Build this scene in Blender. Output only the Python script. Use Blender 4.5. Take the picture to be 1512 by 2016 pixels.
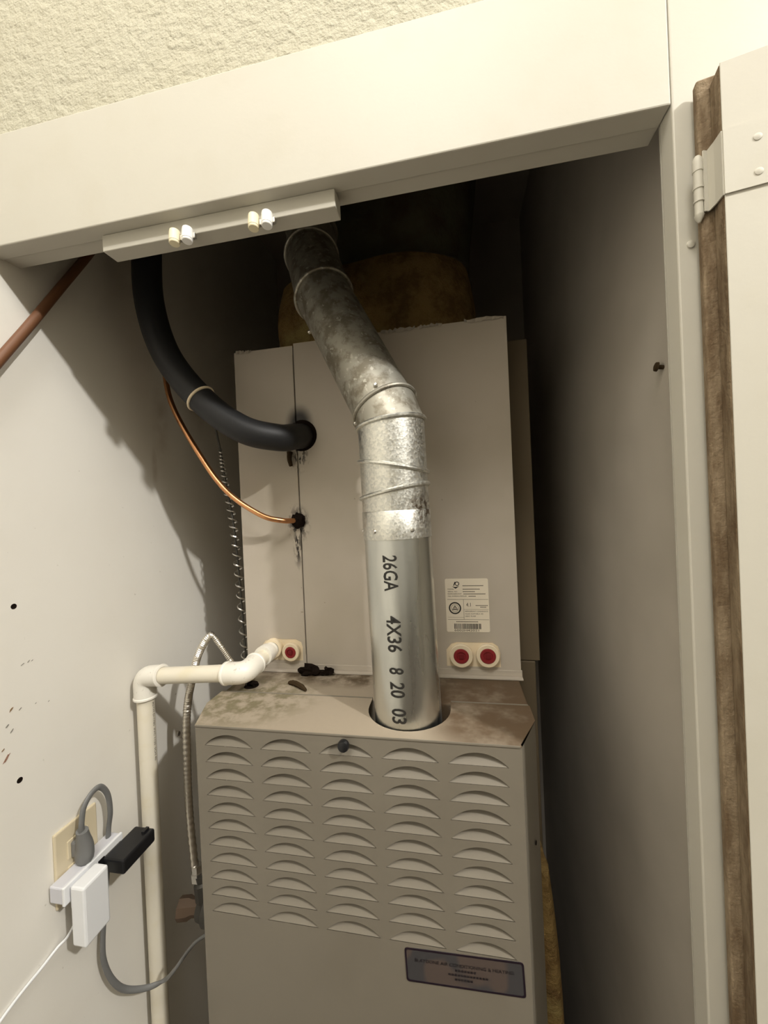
import bpy, bmesh, math, random
from mathutils import Vector, Matrix
from mathutils.geometry import tessellate_polygon
random.seed(7)
sc = bpy.context.scene
for o in list(bpy.data.objects): bpy.data.objects.remove(o)

# ------------------------------------------------------------------ camera, world, light, exposure
EYE = 1.62                                   # camera height above the floor; heights below are given from eye level
def rad(a): return math.radians(a)
cam_d = bpy.data.cameras.new('camera'); cam = bpy.data.objects.new('camera', cam_d); sc.collection.objects.link(cam)
cam_d.sensor_fit = 'VERTICAL'; cam_d.sensor_height = 36.0; cam_d.lens = 757.0/2016.0*36.0
cam_d.clip_start = 0.02; cam_d.clip_end = 30
_y, _p, _r = rad(10.53), rad(-0.3085), rad(-2.529)
fw = Vector((-math.sin(_y), math.cos(_y), 0)); rt = Vector((math.cos(_y), math.sin(_y), 0)); up = Vector((0, 0, 1))
fw, up = math.cos(_p)*fw + math.sin(_p)*up, math.cos(_p)*up - math.sin(_p)*fw
rt, up = math.cos(_r)*rt + math.sin(_r)*up, math.cos(_r)*up - math.sin(_r)*rt
m = Matrix((rt, up, -fw)).transposed().to_4x4(); m.translation = (0, 0, EYE)
cam.matrix_world = m
sc.camera = cam

world = bpy.data.worlds.new('world'); sc.world = world; world.use_nodes = True
world.node_tree.nodes['Background'].inputs[0].default_value = (0.9, 0.85, 0.75, 1)
world.node_tree.nodes['Background'].inputs[1].default_value = 0.02
LAMP = (1.85, -0.90, 1.75)                   # ceiling lamp of the room, behind and to the right of the camera
LAMP_POWER = 255.0
FILL_LAMP = (-0.05, -0.82, 1.92)                  # added large soft fill lamp, overhead and behind the camera
FILL_POWER = 88.0
LAMP_COLOR = (1.0, 0.975, 0.93)
sc.view_settings.view_transform = 'Standard'; sc.view_settings.look = 'None'
sc.view_settings.gamma = 1.0; sc.view_settings.use_curve_mapping = False
sc.view_settings.exposure = -0.10

# ------------------------------------------------------------------ material helpers
def srgb(r, g, b):
    f = lambda c: (c/255/12.92) if c/255 <= 0.04045 else ((c/255+0.055)/1.055)**2.4
    return (f(r), f(g), f(b), 1)
class Mat:
    def __init__(s, name, col, rough=0.6, metal=0.0, spec=0.4):
        s.m = bpy.data.materials.new(name); s.m.use_nodes = True; s.nt = s.m.node_tree; s.N = s.nt.nodes; s.L = s.nt.links
        s.b = s.N['Principled BSDF']; s.b.inputs['Base Color'].default_value = col
        s.b.inputs['Roughness'].default_value = rough; s.b.inputs['Metallic'].default_value = metal
        s.b.inputs['Specular IOR Level'].default_value = spec
        s.col = None; s.c0 = col; s._pos = None
    def pos(s):
        if s._pos is None: s._pos = s.N.new('ShaderNodeNewGeometry').outputs['Position']
        return s._pos
    def noise(s, scale, detail=3, rough=0.55, vec=None, stretch=None):
        n = s.N.new('ShaderNodeTexNoise'); n.inputs['Scale'].default_value = scale; n.inputs['Detail'].default_value = detail; n.inputs['Roughness'].default_value = rough
        v = vec or s.pos()
        if stretch:
            mp = s.N.new('ShaderNodeVectorMath'); mp.operation = 'MULTIPLY'; mp.inputs[1].default_value = stretch; s.L.new(v, mp.inputs[0]); v = mp.outputs[0]
        s.L.new(v, n.inputs['Vector']); return n.outputs['Fac']
    def rng(s, sock, a, b, c=0.0, d=1.0):
        n = s.N.new('ShaderNodeMapRange'); n.inputs[1].default_value = a; n.inputs[2].default_value = b; n.inputs[3].default_value = c; n.inputs[4].default_value = d
        n.interpolation_type = 'SMOOTHSTEP'; s.L.new(sock, n.inputs[0]); return n.outputs[0]
    def math(s, op, a, b):
        n = s.N.new('ShaderNodeMath'); n.operation = op
        for i, x in enumerate((a, b)):
            if isinstance(x, (int, float)): n.inputs[i].default_value = x
            else: s.L.new(x, n.inputs[i])
        return n.outputs[0]
    def blob(s, c, sc3, inner=0.3, outer=1.0):            # 1 near the centre, 0 outside an ellipsoid
        a = s.N.new('ShaderNodeVectorMath'); a.operation = 'SUBTRACT'; a.inputs[1].default_value = (c[0], c[1], c[2]+EYE); s.L.new(s.pos(), a.inputs[0])
        d = s.N.new('ShaderNodeVectorMath'); d.operation = 'DIVIDE'; d.inputs[1].default_value = sc3; s.L.new(a.outputs[0], d.inputs[0])
        l = s.N.new('ShaderNodeVectorMath'); l.operation = 'LENGTH'; s.L.new(d.outputs[0], l.inputs[0])
        return s.rng(l.outputs['Value'], inner, outer, 1.0, 0.0)
    def mix(s, fac, col):
        n = s.N.new('ShaderNodeMix'); n.data_type = 'RGBA'; s.L.new(fac, n.inputs[0])
        if s.col is None: n.inputs[6].default_value = s.c0
        else: s.L.new(s.col, n.inputs[6])
        n.inputs[7].default_value = col; s.col = n.outputs[2]; s.L.new(s.col, s.b.inputs['Base Color']); return s
    def bump(s, sock, strength=0.3, dist=0.002):
        n = s.N.new('ShaderNodeBump'); n.inputs['Strength'].default_value = strength; n.inputs['Distance'].default_value = dist
        s.L.new(sock, n.inputs['Height']); s.L.new(n.outputs[0], s.b.inputs['Normal']); return s
    def rough(s, sock): s.L.new(sock, s.b.inputs['Roughness']); return s

M = {}
def mk(key, *a, **k): M[key] = Mat(key, *a, **k); return M[key]
w = mk('wall_paint', (0.82, 0.79, 0.72, 1), 0.75)                      # closet walls
w.mix(w.rng(w.noise(6), 0.3, 0.8), (0.79, 0.755, 0.68, 1))
st = w.math('MULTIPLY', w.math('MAXIMUM', w.blob((-.62, .735, .21), (.05, .035, .12), .1, 1), w.math('MAXIMUM', w.blob((-.62, .712, .11), (.05, .012, .06), .1, 1), w.blob((-.62, .86, .30), (.05, .09, .12), .1, 1))), w.rng(w.noise(14), .30, .70))
w.mix(w.math('MULTIPLY', st, 0.45), (0.30, 0.21, 0.11, 1))
sp = w.rng(w.noise(95, 2), .74, .80); w.mix(w.math('MULTIPLY', sp, 0.35), (0.25, 0.20, 0.14, 1))
w.bump(w.noise(140), 0.12, 0.001)
t = mk('trim_paint', (0.535, 0.510, 0.440, 1), 0.5)
t.mix(t.math('MULTIPLY', t.rng(t.noise(14), .45, .75), 0.5), (0.51, 0.48, 0.40, 1)); t.bump(t.noise(220), 0.12, 0.0006)
x = mk('textured_wall', (0.48, 0.455, 0.355, 1), 0.85)
x.bump(x.noise(85, 4, .6), 1.0, 0.006); x.mix(x.math('MULTIPLY', x.rng(x.noise(5), .4, .7), .5), (0.46, 0.43, 0.325, 1))
bb = mk('closet_grey_brown', (0.46, 0.42, 0.36, 1), 0.85); bb.mix(bb.rng(bb.noise(4), .35, .7), (0.40, 0.365, 0.31, 1)); bb.bump(bb.noise(140), .12, .001)  # darkened tone for the closet's right wall, back wall and ceiling
mk('room_paint', (0.25, 0.235, 0.20, 1), 0.9); mk('ceiling_paint', (0.45, 0.43, 0.39, 1), 0.9)
mk('room_floor', (0.07, 0.055, 0.042, 1), 0.8)
r_ = mk('raw_edge', (0.13, 0.085, 0.045, 1), 0.9)
r_.mix(r_.rng(r_.noise(60, 4, .7, stretch=(1, 1, .25)), .35, .7), (0.27, 0.205, 0.13, 1)); r_.bump(r_.noise(260, 4), .8, .002)
fb = mk('furnace_paint', (0.19, 0.168, 0.132, 1), 0.42, 0.0, 0.4)
fb.mix(fb.rng(fb.noise(7), .4, .75), (0.175, 0.154, 0.12, 1)); fb.bump(fb.noise(700, 2), .08, .0004)
cp = mk('coil_paint', (0.485, 0.43, 0.36, 1), 0.45, 0.0, 0.4)
cp.mix(cp.rng(cp.noise(5), .4, .75), (0.43, 0.38, 0.305, 1))
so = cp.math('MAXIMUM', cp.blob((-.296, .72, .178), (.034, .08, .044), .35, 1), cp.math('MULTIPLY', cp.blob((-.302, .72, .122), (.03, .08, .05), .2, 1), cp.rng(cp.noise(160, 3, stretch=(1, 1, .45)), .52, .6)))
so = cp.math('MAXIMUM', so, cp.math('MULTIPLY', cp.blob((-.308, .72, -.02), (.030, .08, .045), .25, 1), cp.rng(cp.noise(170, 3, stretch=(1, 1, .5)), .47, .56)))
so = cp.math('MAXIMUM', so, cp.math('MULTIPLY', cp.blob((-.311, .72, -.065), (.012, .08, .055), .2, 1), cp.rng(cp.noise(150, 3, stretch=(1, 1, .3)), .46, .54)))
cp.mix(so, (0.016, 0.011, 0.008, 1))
cp.mix(cp.math('MULTIPLY', cp.rng(cp.noise(80, 2), .76, .82), .5), (0.12, 0.08, 0.05, 1))
dt = mk('dusty_patchy_top', (0.34, 0.285, 0.215, 1), 0.8)
dt.mix(dt.math('MULTIPLY', dt.blob((-.37, .60, -.31), (.16, .12, .1), .4, 1), dt.rng(dt.noise(38, 4, .65), .38, .62)), (0.17, 0.145, 0.085, 1))
dt.mix(dt.math('MULTIPLY', dt.blob((.05, .62, -.31), (.15, .17, .1), .55, 1), dt.rng(dt.noise(14, 4, .6), .12, .50)), (0.115, 0.075, 0.042, 1))  # darker brown patch to the right of the flue
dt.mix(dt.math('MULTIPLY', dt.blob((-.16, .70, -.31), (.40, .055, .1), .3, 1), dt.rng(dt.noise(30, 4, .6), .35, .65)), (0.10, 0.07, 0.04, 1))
dt.bump(dt.noise(120, 4), .35, .0012)
g = mk('galvanised', (0.70, 0.71, 0.68, 1), 0.33, 1.0)
g.mix(g.rng(g.noise(30, 3, stretch=(1, 1, .15)), .3, .7), (0.60, 0.61, 0.58, 1)); g.rough(g.rng(g.noise(24, 3, stretch=(1, 1, .12)), .3, .7, .24, .40))
s_ = mk('spangled_galvanised', (0.74, 0.73, 0.67, 1), 0.34, 1.0)
v = s_.N.new('ShaderNodeTexVoronoi'); v.inputs['Scale'].default_value = 330; s_.L.new(s_.pos(), v.inputs['Vector'])
sep = s_.N.new('ShaderNodeSeparateColor'); s_.L.new(v.outputs['Color'], sep.inputs[0])
s_.mix(s_.rng(sep.outputs[0], .1, .9), (0.60, 0.60, 0.56, 1)); s_.rough(s_.rng(sep.outputs[1], 0, 1, .34, .50)); s_.bump(v.outputs['Distance'], .25, .0004)
s_.mix(s_.math('MULTIPLY', s_.blob((-.045, .56, .0), (.035, .08, .03), .3, 1), s_.rng(s_.noise(120, 3), .42, .6)), (0.20, 0.16, 0.12, 1))
d_ = mk('dull_galvanised', (0.42, 0.40, 0.34, 1), 0.52, 0.75)
d_.mix(d_.rng(d_.noise(38, 5, .65), .42, .62), (0.24, 0.215, 0.165, 1)); d_.mix(d_.rng(d_.noise(95, 3), .60, .68), (0.55, 0.53, 0.46, 1))
d_.bump(d_.noise(150, 3), .2, .0008)
pv = mk('pvc', (0.78, 0.725, 0.60, 1), 0.38, 0.0, 0.5); pv.mix(pv.math('MULTIPLY', pv.rng(pv.noise(26, 3), .45, .75), .45), (0.72, 0.64, 0.44, 1))
pf = mk('pvc_fitting', (0.82, 0.785, 0.70, 1), 0.4, 0.0, 0.5); pf.mix(pf.math('MULTIPLY', pf.rng(pf.noise(130, 3), .62, .72), .45), (0.35, 0.30, 0.22, 1))
fo = mk('foam_black', (0.018, 0.018, 0.019, 1), 0.5, 0.0, 0.35); fo.bump(fo.noise(180, 3), .15, .0008)
mk('copper', (0.72, 0.36, 0.17, 1), 0.30, 1.0); c_ = M['copper']; c_.mix(c_.rng(c_.noise(40), .5, .8), (0.45, 0.20, 0.09, 1))
mk('channel_brown', (0.15, 0.115, 0.07, 1), .6); mk('brown_sheath', (0.17, 0.075, 0.035, 1), 0.5)
fi = mk('fibreglass', (0.36, 0.24, 0.09, 1), 0.95, 0, .1)
fi.mix(fi.rng(fi.noise(16, 5, .7), .4, .65), (0.21, 0.125, 0.05, 1)); fi.mix(fi.rng(fi.noise(9, 4), .55, .7), (0.43, 0.33, 0.13, 1)); fi.bump(fi.noise(50, 5, .7), .9, .012)
ff = mk('duct_facing', (0.14, 0.13, 0.08, 1), 0.6); ff.mix(ff.rng(ff.noise(10, 4), .4, .7), (0.10, 0.06, 0.035, 1)); ff.bump(ff.noise(14, 4), .6, .02)
mk('plastic_black', (0.010, 0.010, 0.011, 1), 0.35)
mk('plastic_white', (0.80, 0.81, 0.82, 1), 0.40); mk('plastic_offwhite', (0.62, 0.62, 0.66, 1), 0.4)
mk('plastic_grey', (0.17, 0.17, 0.165, 1), 0.5)
mk('plate_ivory', (0.66, 0.57, 0.40, 1), 0.45)
mk('cap_red', (0.24, 0.018, 0.022, 1), 0.4); mk('cap_red_dark', (0.16, 0.008, 0.012, 1), 0.5)
mk('port_cream', (0.78, 0.66, 0.47, 1), 0.5)
mk('label_white', (0.78, 0.70, 0.56, 1), 0.5); mk('ink', (0.02, 0.018, 0.015, 1), 0.6); mk('ink_grey', (0.11, 0.09, 0.07, 1), 0.6)
mk('steel', (0.62, 0.60, 0.56, 1), 0.3, 1.0); mk('steel_dark', (0.09, 0.085, 0.075, 1), 0.55, .6)
fx = mk('flex_steel', (0.80, 0.76, 0.69, 1), 0.34, 1.0)
mk('brass_dull', (0.16, 0.11, 0.075, 1), 0.6, .3)
mk('dirt_black', (0.012, 0.008, 0.006, 1), 0.95, 0, .05); mk('dirt_brown', (0.045, 0.03, 0.016, 1), .95, 0, .05)
mk('roller_nylon', (0.86, 0.85, 0.82, 1), 0.35); mk('roller_yellowed', (0.82, 0.74, 0.52, 1), .4)
mk('scuff_brown', (0.24, 0.15, 0.08, 1), .9); mk('scuff_grey', (0.27, 0.255, 0.22, 1), .9); mk('scuff_pink', (0.30, 0.17, 0.12, 1), .9)
np_ = mk('nameplate_film', (0.085, 0.064, 0.055, 1), 0.18, 0, .6); np_.mix(np_.rng(np_.noise(22, 1), .45, .55), (0.05, 0.048, 0.05, 1))  # blotches in the colour stand in for reflections on the glossy film
mk('nameplate_border', (0.012, 0.006, 0.012, 1), .4); mk('nameplate_ink', (0.012, 0.008, 0.010, 1), .5)
gl = mk('lamp_glass', (0.9, 0.88, 0.8, 1), .4); gl.b.inputs['Emission Color'].default_value = (1, .9, .72, 1); gl.b.inputs['Emission Strength'].default_value = 3.0

# ------------------------------------------------------------------ mesh helpers (heights from eye level)
def link(name, me, mat, parent=None):
    o = bpy.data.objects.new(name, me); sc.collection.objects.link(o)
    if mat and not me.materials: me.materials.append(M[mat].m)
    if parent is not None:
        o.parent = parent; o.matrix_parent_inverse = Matrix.Translation(-parent.location)
    return o
def frame(a):
    a = Vector(a).normalized(); h = Vector((0, 0, 1)) if abs(a.z) < .9 else Vector((0, 1, 0))
    e1 = a.cross(h).normalized(); e2 = e1.cross(a).normalized(); return a, e1, e2
def smooth_path(pts, n=10):
    P = [Vector(p) for p in pts]; P = [2*P[0]-P[1]] + P + [2*P[-1]-P[-2]]; out = []
    for i in range(1, len(P)-2):
        for k in range(n):
            t = k/n; a, b, c, d = P[i-1], P[i], P[i+1], P[i+2]
            out.append(.5*((2*b)+(c-a)*t+(2*a-5*b+4*c-d)*t*t+(3*b-a-3*c+d)*t**3))
    out.append(P[-2]); return out
class MB:
    def __init__(s): s.v = []; s.f = []; s.sm = []
    def add(s, v, f, smooth=False):
        o = len(s.v); s.v += [tuple(p) for p in v]; s.f += [tuple(i+o for i in q) for q in f]; s.sm += [smooth]*len(f); return s
    def bm(s, bm, smooth=False):
        bm.verts.ensure_lookup_table(); bm.verts.index_update()
        s.add([v.co for v in bm.verts], [[v.index for v in f.verts] for f in bm.faces], smooth); bm.free(); return s
    def box(s, x0, x1, y0, y1, z0, z1, bev=0.0, seg=2, mat=None):
        bm = bmesh.new(); bmesh.ops.create_cube(bm, size=1)
        for v in bm.verts: v.co = Vector(((x0+x1)/2+v.co.x*(x1-x0), (y0+y1)/2+v.co.y*(y1-y0), (z0+z1)/2+v.co.z*(z1-z0)))
        if bev: bmesh.ops.bevel(bm, geom=bm.edges[:], offset=bev, segments=seg, profile=.5, affect='EDGES')
        if mat is not None: bmesh.ops.transform(bm, matrix=mat, verts=bm.verts)
        return s.bm(bm)
    def tube(s, pts, r, n=14, cap=True, flat=1.0, side=None, closed=False):
        P = [Vector(p) for p in pts]; R = r if isinstance(r, (list, tuple)) else [r]*len(P); vs = []; fs = []
        T = [((P[(i+1) % len(P)]-P[i-1]) if closed else (P[min(i+1, len(P)-1)]-P[max(i-1, 0)])).normalized() for i in range(len(P))]
        _, e1, e2 = frame(T[0])
        if side is not None: e1 = (Vector(side)-T[0]*Vector(side).dot(T[0])).normalized(); e2 = T[0].cross(e1)
        for i, p in enumerate(P):
            if side is not None:
                q = Vector(side)-T[i]*Vector(side).dot(T[i])
                if q.length > .2: e1 = q.normalized()
            e1 = (e1-T[i]*e1.dot(T[i])).normalized(); e2 = T[i].cross(e1)
            for k in range(n):
                a = 2*math.pi*k/n; vs.append(p+R[i]*(math.cos(a)*e1*flat+math.sin(a)*e2))
        m_ = len(P)
        for i in range(m_ if closed else m_-1):
            for k in range(n):
                j = (i+1) % m_; fs.append((i*n+k, i*n+(k+1) % n, j*n+(k+1) % n, j*n+k))
        s.add(vs, fs, True)
        if cap and not closed: s.add(vs[:n], [tuple(range(n))[::-1]]); s.add(vs[-n:], [tuple(range(n))])
        return s
    def cyl(s, a, b, r, n=24, r2=None, cap=True): return s.tube([a, b], [r, r if r2 is None else r2], n, cap)
    def lathe(s, a, axis, prof, n=24, cap=True):         # prof: (distance along axis, radius)
        a = Vector(a); ax, e1, e2 = frame(axis); vs = []; fs = []
        for d, r in prof:
            for k in range(n):
                t = 2*math.pi*k/n; vs.append(a+ax*d+r*(math.cos(t)*e1+math.sin(t)*e2))
        for i in range(len(prof)-1):
            for k in range(n): fs.append((i*n+k, i*n+(k+1) % n, (i+1)*n+(k+1) % n, (i+1)*n+k))
        s.add(vs, fs, True)
        if cap: s.add(vs[:n], [tuple(range(n))]); s.add(vs[-n:], [tuple(range(n))])
        return s
    def prism(s, poly, z0, z1, holes=(), axis='z'):      # polygon (2D) extruded; axis z -> (x,y), axis y -> (x,z)
        loops = [list(poly)]+[list(h) for h in holes]
        tri = tessellate_polygon([[Vector((p[0], p[1], 0)) for p in l] for l in loops]); flat = [p for l in loops for p in l]
        mp = (lambda p, h: (p[0], p[1], h)) if axis == 'z' else (lambda p, h: (p[0], h, p[1])) if axis == 'y' else (lambda p, h: (h, p[0], p[1]))
        s.add([mp(p, z0) for p in flat], tri); s.add([mp(p, z1) for p in flat], tri)
        for l in loops:
            n = len(l); s.add([mp(p, z0) for p in l]+[mp(p, z1) for p in l], [(i, (i+1) % n, n+(i+1) % n, n+i) for i in range(n)])
        return s
    def quad(s, *p): return s.add(p, [tuple(range(len(p)))])
    def mesh(s, name, jitter=None):
        me = bpy.data.meshes.new(name); me.from_pydata([(x, y, z+EYE) for x, y, z in s.v], [], s.f)
        bm = bmesh.new(); bm.from_mesh(me); bmesh.ops.remove_doubles(bm, verts=bm.verts, dist=1e-6) if len(s.v) < 60000 else None
        bmesh.ops.recalc_face_normals(bm, faces=bm.faces); bm.to_mesh(me); bm.free()
        if any(s.sm):
            me.polygons.foreach_set('use_smooth', [True]*len(me.polygons)); me.set_sharp_from_angle(angle=rad(38))
        return me
    def build(s, name, mat, parent=None): return link(name, s.mesh(name), mat, parent)
def empty(name, label, cat, loc, group=None):
    o = bpy.data.objects.new(name, None); sc.collection.objects.link(o); o.location = (loc[0], loc[1], loc[2]+EYE)
    o.empty_display_size = .05; o['label'] = label; o['category'] = cat
    if group: o['group'] = group
    return o
def tag(o, label, cat, group=None):
    o['label'] = label; o['category'] = cat
    if group: o['group'] = group
    return o
def struct(o, label, cat): o['kind'] = 'structure'; o['label'] = label; o['category'] = cat; return o
def text2d(body, size, stretch=1.0, space=1.0, bold=0.0, fine=False):
    cu = bpy.data.curves.new('print', 'FONT'); cu.body = body; cu.size = size; cu.space_character = space; cu.resolution_u = 3; cu.offset = bold
    o = bpy.data.objects.new('print', cu); sc.collection.objects.link(o)
    dg = bpy.context.evaluated_depsgraph_get(); me = o.evaluated_get(dg).to_mesh()
    v = [(q.co.x*stretch, q.co.y) for q in me.vertices]; f = [tuple(p.vertices) for p in me.polygons]
    o.evaluated_get(dg).to_mesh_clear(); bpy.data.objects.remove(o); bpy.data.curves.remove(cu)
    if fine:                                                   # split long triangles so the print can follow a curved pipe
        bm = bmesh.new(); vv = [bm.verts.new((p[0], p[1], 0)) for p in v]
        for q in f:
            try: bm.faces.new([vv[i] for i in q])
            except ValueError: pass
        bmesh.ops.triangulate(bm, faces=bm.faces[:])
        for _ in range(4):
            ee = [e for e in bm.edges if e.calc_length() > size*.14]
            if not ee: break
            bmesh.ops.subdivide_edges(bm, edges=ee, cuts=1); bmesh.ops.triangulate(bm, faces=bm.faces[:])
        bm.verts.index_update(); v = [(q.co.x, q.co.y) for q in bm.verts]; f = [tuple(w_.index for w_ in q.verts) for q in bm.faces]; bm.free()
    return v, f
def blobmesh(c, r, seed, n=2, rough=.35):
    rnd = random.Random(seed); bm = bmesh.new(); bmesh.ops.create_icosphere(bm, subdivisions=n, radius=1)
    for v in bm.verts:
        k = 1+rnd.uniform(-rough, rough); v.co = Vector((c[0]+v.co.x*r[0]*k, c[1]+v.co.y*r[1]*k, c[2]+v.co.z*r[2]*k))
    return MB().bm(bm, True)

FL = -EYE; CE = 2.2; XL = -.62; XR = .25; YB = 1.35
# ------------------------------------------------------------------ the setting
struct(MB().box(-.8, 3.2, -3.4, 1.5, FL-.05, FL).build('floor', 'room_floor'), 'dull brown floor of the room and closet', 'floor')
struct(MB().box(-.8, 3.2, -3.4, .46, CE, CE+.05).build('ceiling', 'ceiling_paint'), 'pale room ceiling', 'ceiling')
wl = struct(MB().box(XL-.1, XL, -3.4, YB+.1, FL, CE).build('wall_left', 'wall_paint'), 'off-white painted side wall with nail holes, scuffs and a brown stain', 'wall')
struct(MB().box(XR, XR+.08, .447, YB+.1, FL, .95).build('wall_right', 'closet_grey_brown'), 'plain grey-brown side wall of the closet beside the door', 'wall')
struct(MB().box(XL, XR, YB, YB+.08, FL, .95).build('wall_back', 'closet_grey_brown'), 'closet back wall behind the furnace', 'wall')
struct(MB().box(XL, XR, .47, YB, .95, 1.0).build('ceiling_closet', 'closet_grey_brown'), 'closet ceiling above the ducts', 'ceiling')
struct(MB().box(XL, .335, .430, .462, .50, CE).box(.335, 3.2, .430, .462, FL, CE).build('wall_front', 'textured_wall'), 'cream wall with rough sprayed texture above the closet', 'wall')
struct(MB().box(3.1, 3.2, -3.4, .43, FL, CE).build('wall_room_right', 'room_paint'), 'room side wall out of view', 'wall')
struct(MB().box(-.62, 3.1, -3.4, -3.3, FL, CE).build('wall_room_back', 'room_paint'), 'room wall behind the viewpoint', 'wall')
# face frame: rail above the opening, stile at the hinge side, jambs behind
struct(MB().box(XL, .2208, .42, .4440, .3785, .527, .0015).build('trim_1', 'trim_paint'), 'cream header board above the closet opening', 'trim')
struct(MB().box(.2214, .336, .42, .4430, FL, .527, .0015).build('trim_2', 'trim_paint'), 'cream upright stile on the hinge side of the opening', 'trim')
struct(MB().box(XL, .222, .4445, .4672, .381, .52, .001).build('trim_3', 'trim_paint'), 'inner header board behind the closet header', 'trim')
struct(MB().prism([(.2214, .4435), (.26, .4435), (.26, .447), (.2225, .447)], FL, .38).build('trim_4', 'trim_paint'), 'narrow jamb strip at the right of the opening', 'trim')
# holes and scuffs on the left wall
for k, (y, z, r) in enumerate(((.4378, -.1134, .0036), (.4347, -.3583, .0036))):
    mb = MB().lathe((XL-.0002, y, z), (1, 0, 0), [(0, r*1.15), (.0006, r), (.0007, r*.5), (.0003, r*.3)], 14); mb.build('nail_hole', 'dirt_black', wl)
for k, (y, z, ly, lz, mt) in enumerate(((.445, -.1986, .0045, .002, 'scuff_grey'), (.4531, -.1974, .003, .003, 'scuff_grey'), (.4579, -.1978, .002, .002, 'scuff_grey'), (.4284, -.2551, .005, .006, 'scuff_brown'), (.4397, -.2595, .004, .003, 'scuff_grey'),
        (.4226, -.2752, .004, .004, 'scuff_grey'), (.4278, -.2845, .003, .006, 'scuff_grey'), (.4164, -.3047, .004, .004, 'scuff_brown'), (.42, -.3180, .006, .012, 'scuff_pink'), (.4782, -.2678, .002, .002, 'scuff_grey'), (.46, -.262, .002, .002, 'scuff_grey'))):
    rnd = random.Random(k); pts = []
    for i in range(10):
        a = i/10*2*math.pi; q = rnd.uniform(.55, 1.0); u = math.cos(a)*ly*.6*q; w_ = math.sin(a)*lz*.5*q; pts.append((y+u+w_*.55, z+w_+u*.45))
    MB().prism(pts, XL-.0003, XL+.0005, axis='x').build('scuff_mark', mt, wl)
MB().lathe((XL, .7429, -.4715), (1, 0, 0), [(0, .005), (.002, .0045), (.003, .002)], 14).build('wall_screw', 'steel', wl)

# ------------------------------------------------------------------ door on the right, opened flat
du = Vector((.983, -.184, 0)).normalized(); dn = Vector((-.184, -.983, 0)).normalized()
dorg = Vector((.2365, .4165, 0))
def D(s, n, z): p = dorg+du*s+dn*n; return (p.x, p.y, z)
def dbox(mb, s0, s1, n0, n1, z0, z1, bev=.001):
    mt = Matrix.Translation(dorg) @ Matrix((du, dn, Vector((0, 0, 1)))).transposed().to_4x4()
    mt = Matrix.Translation((dorg.x, dorg.y, 0)) @ Matrix((du, dn, Vector((0, 0, 1)))).transposed().to_4x4()
    return mb.box(s0, s1, n0, n1, z0, z1, bev, 2, mt)
dr = empty('door_1', 'cream closet door opened flat with raw brown edge', 'door', (.24, .41, FL)); dr['kind'] = 'structure'
dbox(MB(), 0, .43, .0003, .0095, FL+.03, .3835, .002).build('door_lip', 'raw_edge', dr)
dbox(MB(), .0098, .42, .0096, .0285, FL+.04, .3740, .0015).build('door_core', 'raw_edge', dr)
dbox(MB(), .0102, .42, .0286, .0298, FL+.04, .3742, .0005).build('door_face', 'trim_paint', dr)
hg = MB()
kx, ky = .2325, .4055
hg.lathe((kx, ky, .2520), (0, 0, 1), [(0, .0010), (.004, .0034), (.0065, .0040), (.0068, .0034), (.018, .0034), (.0182, .0043), (.0195, .0043), (.0197, .0036), (.030, .0036), (.0302, .0043), (.0315, .0043), (.0317, .0036), (.046, .0036), (.0462, .0041), (.054, .0041), (.058, .0036), (.0605, .0020)], 18)
hinge = hg.build('hinge_knuckle', 'trim_paint', dr)
def leafstrip(pts, z0, z1, th=.0012):
    mb = MB(); P = [Vector(p) for p in pts]
    for a, b in zip(P, P[1:]):
        t_ = (b-a).normalized(); nn = Vector((t_.y, -t_.x, 0))*th
        mb.add([(a.x, a.y, z0), (b.x, b.y, z0), (b.x, b.y, z1), (a.x, a.y, z1), (a.x+nn.x, a.y+nn.y, z0), (b.x+nn.x, b.y+nn.y, z0), (b.x+nn.x, b.y+nn.y, z1), (a.x+nn.x, a.y+nn.y, z1)],
               [(0, 1, 2, 3), (4, 5, 6, 7), (0, 1, 5, 4), (3, 2, 6, 7), (0, 3, 7, 4), (1, 2, 6, 5)])
    return mb
lf = [Vector((kx+.003, ky-.002, 0)), Vector(D(.006, .0105, 0)), Vector(D(.0085, .020, 0)), Vector(D(.0100, .0300, 0)), Vector(D(.052, .0302, 0))]
leafstrip(lf, .2600, .3150).build('hinge_leaf', 'trim_paint', dr)
for z in (.300, .271):
    c = Vector(D(.033, .0312, z)); sm_ = MB().lathe(c, dn, [(-.001, .0032), (.0006, .0030), (.0011, .0015)], 14); sc_ = sm_.build('hinge_screw', 'trim_paint', dr)
MB().lathe((.2325, .4195, .2415), (0, -1, 0), [(-.001, .0038), (.0008, .0034), (.0015, .0015)], 14).build('hinge_screw', 'trim_paint', dr)

# ------------------------------------------------------------------ strike rail under the header with two double roller catches
tag(MB().box(-.4430, -.1228, .4360, .4590, .3570, .3783, .001).build('catch_rail', 'trim_paint'), 'cream wooden catch rail fixed under the closet header', 'rail')
for k, (xa, xb, lab) in enumerate(((-.3315, -.3135, 'double white roller catch at the far side of the catch rail, by the black hose'), (-.2238, -.2066, 'double white roller catch on the catch rail nearer the flue pipe'))):
    e = empty('roller_catch', lab, 'catch', ((xa+xb)/2, .432, .345), 'roller catches under the closet header')
    for j, xx in enumerate((xa, xb)):
        MB().lathe((xx, .4300, .3440), (0, .10, 1), [(0, .0035), (.0002, .0058), (.0012, .0064), (.0030, .0062), (.0034, .0066), (.0150, .0066), (.0172, .0062), (.0178, .0040)], 20).build('roller', 'roller_yellowed' if j == 0 else 'roller_nylon', e)
    MB().box(xa-.003, xb+.0095, .4315, .4362, .3490, .3560, .0008).build('spring_clip', 'steel', e)

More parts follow.
